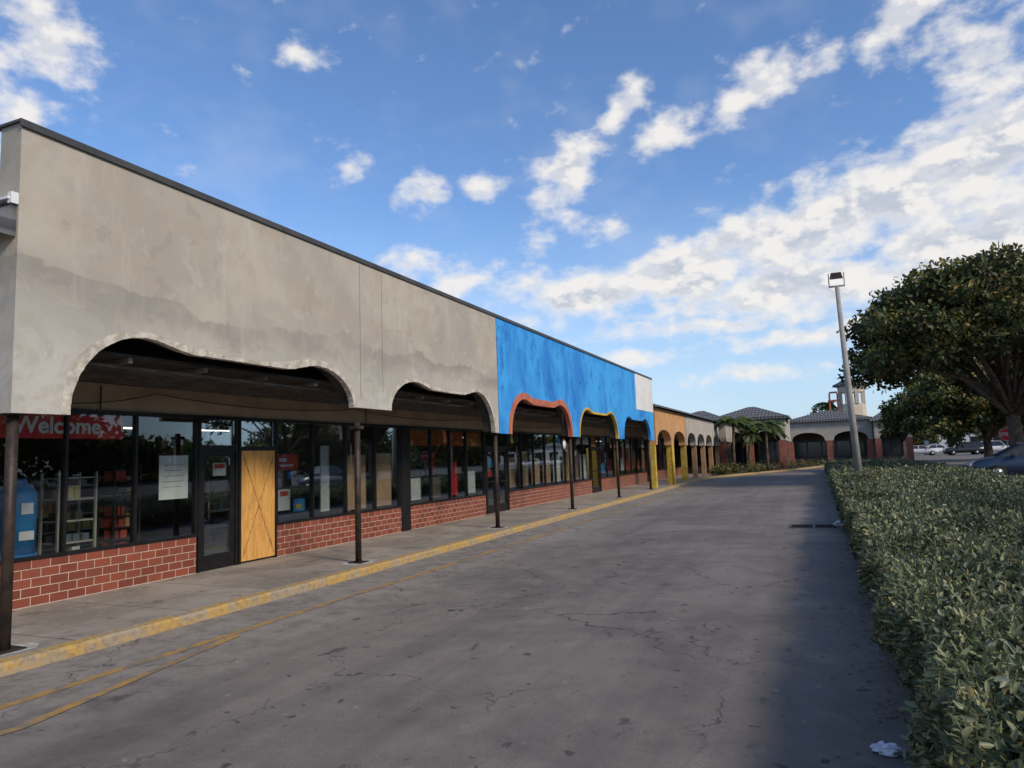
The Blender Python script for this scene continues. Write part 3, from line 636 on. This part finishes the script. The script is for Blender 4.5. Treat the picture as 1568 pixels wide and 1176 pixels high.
def tree(name,x,y,h,rad,zc0,trunk,cols,ncl=80,rcl=(.7,1.3),nper=420,size=.24,lean=(0,0),fork=.35):
    T=empty(name); cl=[]
    tries=0
    while len(cl)<ncl and tries<8000:
        tries+=1
        a=random.uniform(0,2*math.pi); q=math.sqrt(random.random()); rr=q*rad*(1+.12*math.sin(3*a+x)+.08*math.sin(5*a))
        top=h-(h-zc0)*.58*q**3+.35*math.sin(4*a+q*5); bot=zc0+(h-zc0)*.16*(1-q)-.5*q*math.sin(a*2+1)
        r=random.uniform(*rcl)*(1-.22*q); z=random.uniform(bot,max(top-r*.5,bot+.1)) if random.random()<.65 else top-r*.6
        c=(x+lean[0]+rr*math.cos(a),y+lean[1]+rr*math.sin(a),z)
        if all((Vector(c)-Vector(o)).length>.52*(r+s) for o,s in cl): cl.append((c,r))
    V=[];F=[]; fz=zc0*fork+1.2
    tube(V,F,[(x,y,-.1),(x,y,.35),(x+.05,y,fz*.6),(x+lean[0]*.15,y,fz)],[trunk*1.5,trunk*1.08,trunk*.9,trunk*.8],12)
    sel=sorted(cl,key=lambda q:random.random())[:max(10,ncl//6)]
    for (c,r) in sel:
        s=Vector((x+lean[0]*.15,y,fz-.15)); e=Vector(c); m1=s.lerp(e,.33)+Vector((0,0,.12*(e-s).length))*random.uniform(.3,1.2)+Vector((random.uniform(-.3,.3),random.uniform(-.3,.3),0)); m2=s.lerp(e,.68)+Vector((random.uniform(-.35,.35),random.uniform(-.35,.35),random.uniform(0,.5)))
        k=trunk*random.uniform(.32,.5); tube(V,F,[s,m1,m2,e],[k,k*.7,k*.42,k*.15],7)
    mesh('trunk',V,F,M_bark,T,True); crown('crown',cl,nper,size,cols,T); return T
g1=np.array([(.045,.068,.02),(.07,.09,.027),(.115,.115,.035),(.03,.043,.016),(.22,.16,.045)])
g2=np.array([(.07,.10,.028),(.13,.13,.035),(.22,.155,.04),(.04,.065,.02)])
g3=np.array([(.14,.16,.04),(.20,.19,.055),(.09,.12,.04)])
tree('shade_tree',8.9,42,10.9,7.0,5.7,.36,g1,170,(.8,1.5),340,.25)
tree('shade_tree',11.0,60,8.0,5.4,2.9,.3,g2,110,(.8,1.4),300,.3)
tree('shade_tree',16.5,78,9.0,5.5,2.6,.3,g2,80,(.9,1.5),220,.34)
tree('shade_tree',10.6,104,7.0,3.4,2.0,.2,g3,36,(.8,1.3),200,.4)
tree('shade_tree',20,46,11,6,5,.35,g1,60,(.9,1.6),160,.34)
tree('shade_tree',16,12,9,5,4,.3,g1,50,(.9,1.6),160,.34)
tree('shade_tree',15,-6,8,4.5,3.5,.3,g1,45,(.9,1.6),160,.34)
tree('shade_tree',1.0,110,7.5,3.2,3,.2,g1,26,(.8,1.3),120,.4)
cl=[]
for i in range(170):
    x=random.uniform(-40,150); cl.append(((x,random.uniform(190,215),random.uniform(1,6)),random.uniform(2,3.8)))
crown('distant_tree_line',cl,28,1.1,g2,None,.8)
cl=[]
for i in range(190):
    y=random.uniform(-70,190); cl.append(((random.uniform(62,78),y,random.uniform(1,7)+1.5*math.sin(y*.13)),random.uniform(2,3.8)))
crown('roadside_tree_row',cl,26,1.1,g2,None,.9)
def palm(x,y,h,name='palm_tree'):
    T=empty(name); V=[];F=[]
    lx=random.uniform(-.4,.4); tube(V,F,[(x,y,0),(x+lx*.3,y,h*.5),(x+lx,y,h)],[.16,.11,.09],9); mesh('trunk',V,F,M_bark,T,True)
    P=[];D=[];N=[]
    V=[];F=[]
    for k in range(17):
        a=random.uniform(0,6.28); up=random.uniform(.1,1.2); L=random.uniform(1.3,1.9); pts=[]
        for i in range(9):
            u=i/8; pts.append(Vector((x+lx+math.cos(a)*L*u*math.cos(up*(1-u*.6)),y+math.sin(a)*L*u*math.cos(up*(1-u*.6)),h+L*(math.sin(up)*u-.75*u*u))))
        tube(V,F,pts,[.02]*9,4,False)
        for i in range(44):
            u=.1+.9*i/44; j=min(int(u*8),7); p=pts[j].lerp(pts[j+1],u*8-j); d=(pts[j+1]-pts[j]).normalized(); sd_=d.cross(Vector((0,0,1))).normalized()*(1 if i%2 else -1)
            P.append(p);D.append(sd_+d*.5+Vector((0,0,-.45)));N.append(Vector((0,0,1))+sd_*.3)
    mesh('rachis',V,F,M_bark,T)
    n=len(P); C=np.array([(.10,.15,.04)])*rng.uniform(.6,1.6,(n,1)); leaves('fronds',np.array(P),np.array(D),np.array(N),np.full(n,.5),np.full(n,.09),C,M_leaf,T)
palm(-6.3,59.0,4.1); palm(-4.0,62.5,3.9); palm(-5.3,60.5,3.3); palm(1.8,98,7.2)
def shrub(name,cl,cols,nper=260,size=.16): crown(name,cl,nper,size,cols,None,.8)
shrub('shrub_bed',[((-7.0+random.uniform(-.3,.5),54+random.uniform(0,5),.45),.45) for _ in range(12)]+[((-4.6+i*.33+random.uniform(-.2,.2),61+i*1.05,.4),random.uniform(.35,.5)) for i in range(16)],g1)
shrub('shrub_bed',[((-6.6+random.uniform(0,2.5),57+random.uniform(1,4),.5),.5) for _ in range(8)],g3)
shrub('flower_shrub',[((-3.2+i*.28,66+i*1.0,.5),.4) for i in range(9)],np.array([(.25,.05,.04),(.05,.07,.02),(.16,.07,.04)]))
# ---------------------------------------------------------------- vehicles
M_tyre=pm('tyre',(.015,.015,.015),None,5,.9,0); M_hub=pm('wheel_rim',(.35,.35,.36),None,5,.35,0,metal=.8); M_cglass=pm('car_glass',(.012,.015,.018),None,5,.06,0,spec=.6); M_lens=pm('headlight',(.6,.6,.6),None,5,.2,0); M_tail=pm('tail_light',(.35,.01,.01),None,5,.3,0)
def car(name,x,y,rot,color,kind='sedan',z=.155,sc=1):
    E=empty(name); m=pm(name+'_paint',color,color,2,.28,0,spec=.6)
    if kind=='sedan': L,Wd,prof,gh=4.6,.9,[(-2.3,.45,.72,.80),(-2.2,.30,.90,.86),(-1.5,.25,1.0,.9),(-.9,.25,1.02,.9),(.9,.25,1.0,.9),(1.5,.25,.96,.9),(2.1,.3,.84,.86),(2.3,.42,.66,.78)],[(-1.85,1.0,-.95,1.46),(1.4,.98,.4,1.46)]
    else: L,Wd,prof,gh=4.6,.92,[(-2.3,.45,1.0,.86),(-2.22,.35,1.08,.9),(-1.5,.3,1.1,.92),(.9,.3,1.08,.92),(1.6,.3,1.05,.92),(2.15,.35,1.0,.9),(2.3,.45,.8,.86)],[(-2.2,1.08,-2.0,1.75),(1.1,1.06,.55,1.75)]
    V=[];F=[]
    for (px,z0,z1,hw) in prof:
        V+=[(px,-hw*.94,z0),(px,-hw,(z0+z1)/2),(px,-hw*.93,z1-.03),(px,-hw*.8,z1),(px,hw*.8,z1),(px,hw*.93,z1-.03),(px,hw,(z0+z1)/2),(px,hw*.94,z0)]
    for i in range(len(prof)-1):
        for j in range(8): a=i*8+j;b=i*8+(j+1)%8; F.append((a,a+8,b+8,b))
    F.append(tuple(range(8))); F.append(tuple((len(prof)-1)*8+j for j in range(8))[::-1])
    o=mesh('body',V,F,m,E,True)
    (xa,za,xb,zt),(xc,zc_,xd,_)=gh; hb=Wd*.86; ht=Wd*.66
    mesh('greenhouse',[(xa,-hb,za-.05),(xc,-hb,zc_-.05),(xc,hb,zc_-.05),(xa,hb,za-.05),(xb,-ht,zt),(xd,-ht,zt),(xd,ht,zt),(xb,ht,zt)],BF,M_cglass,E)
    rf=box('roof',xb-.05,xd+.05,-ht-.03,ht+.03,zt-.02,zt+.04,m,E,.03)
    V=[];F=[]
    for s_ in (-1,1):
        for (p,q) in (((xa,hb,za-.04),(xb,ht,zt)),((xc,hb,zc_-.04),(xd,ht,zt)),(((xa+xc)/2,hb,za-.02),((xb+xd)/2,ht,zt))):
            tube(V,F,[(p[0],p[1]*s_*1.005,p[2]),(q[0],q[1]*s_*1.01,q[2])],[.04,.035],6)
    mesh('pillars',V,F,m,E)
    for wx in (-1.4,1.42):
        for s_ in (-1,1):
            tubeobj('tyre',[(wx,s_*(Wd-.2),.33),(wx,s_*(Wd+.01),.33)],[.33,.33],M_tyre,E,22); tubeobj('rim',[(wx,s_*(Wd-.05),.33),(wx,s_*(Wd+.022),.33)],[.2,.19],M_hub,E,14)
    boxes('headlights',[(2.12,2.31,-.75,-.5,.6,.72),(2.12,2.31,.5,.75,.6,.72)],M_lens,E); boxes('taillights',[(-2.32,-2.18,-.78,-.5,.68,.82),(-2.32,-2.18,.5,.78,.68,.82)],M_tail,E)
    boxes('mirrors',[(.75,.9,-Wd-.12,-Wd+.05,.98,1.1),(.75,.9,Wd-.05,Wd+.12,.98,1.1)],m,E,.02)
    E.location=(x,y,z); E.rotation_euler=(0,0,rot); E.scale=(sc,sc,sc)
car('parked_car',8.55,37.5,math.radians(178),(.02,.035,.075),sc=1.08)
car('parked_car',16.8,128,math.radians(10),(.6,.6,.6)); car('parked_suv',18.2,115,math.radians(185),(.02,.02,.02),'suv'); car('parked_suv',22.5,118,math.radians(5),(.6,.6,.6),'suv')
car('parked_car',25,112,math.radians(0),(.55,.56,.58)); car('parked_car',13.6,120,math.radians(0),(.5,.5,.52)); car('parked_car',22,20,math.radians(90),(.5,.5,.5)); car('parked_suv',25.5,20,math.radians(90),(.3,.03,.03),'suv')
S=empty('stop_sign'); sx,sy=10.6,52
V=[(sx+.40*math.cos(math.pi/8+i*math.pi/4),sy,2.28+.40*math.sin(math.pi/8+i*math.pi/4)) for i in range(8)]; V+=[(a,b+.02,c) for a,b,c in V]
mesh('octagon',V,[tuple(range(8)),tuple(range(15,7,-1))]+[(i,i+8,(i+1)%8+8,(i+1)%8) for i in range(8)],M_red,S)
V=[(sx+.43*math.cos(math.pi/8+i*math.pi/4),sy+.011,2.28+.43*math.sin(math.pi/8+i*math.pi/4)) for i in range(8)]; mesh('border',V,[tuple(range(8))],M_paper,S)
c=bpy.data.curves.new('lettering','FONT'); c.body='STOP'; c.size=.3; c.align_x='CENTER'; c.extrude=.003; c.offset=.006; o=bpy.data.objects.new('lettering',c); COL.objects.link(o); c.materials.append(M_paper); o.location=(sx,sy-.006,2.18); o.rotation_euler=(math.radians(90),0,0); o.parent=S
tubeobj('post',[(sx,sy+.05,0),(sx,sy+.05,2.5)],[.035,.035],M_hub,S,8)
Fb=empty('distant_white_building'); box('walls',22,60,168,185,0,4.5,pm('far_white',(.6,.6,.58),None,.3,.9,0),Fb); box('roof_band',21.5,60.5,167.5,185.5,4.5,5.3,M_wing,Fb); boxes('windows',[(24+i*4,26.5+i*4,167.95,168.05,.8,3) for i in range(9)],M_frame,Fb)
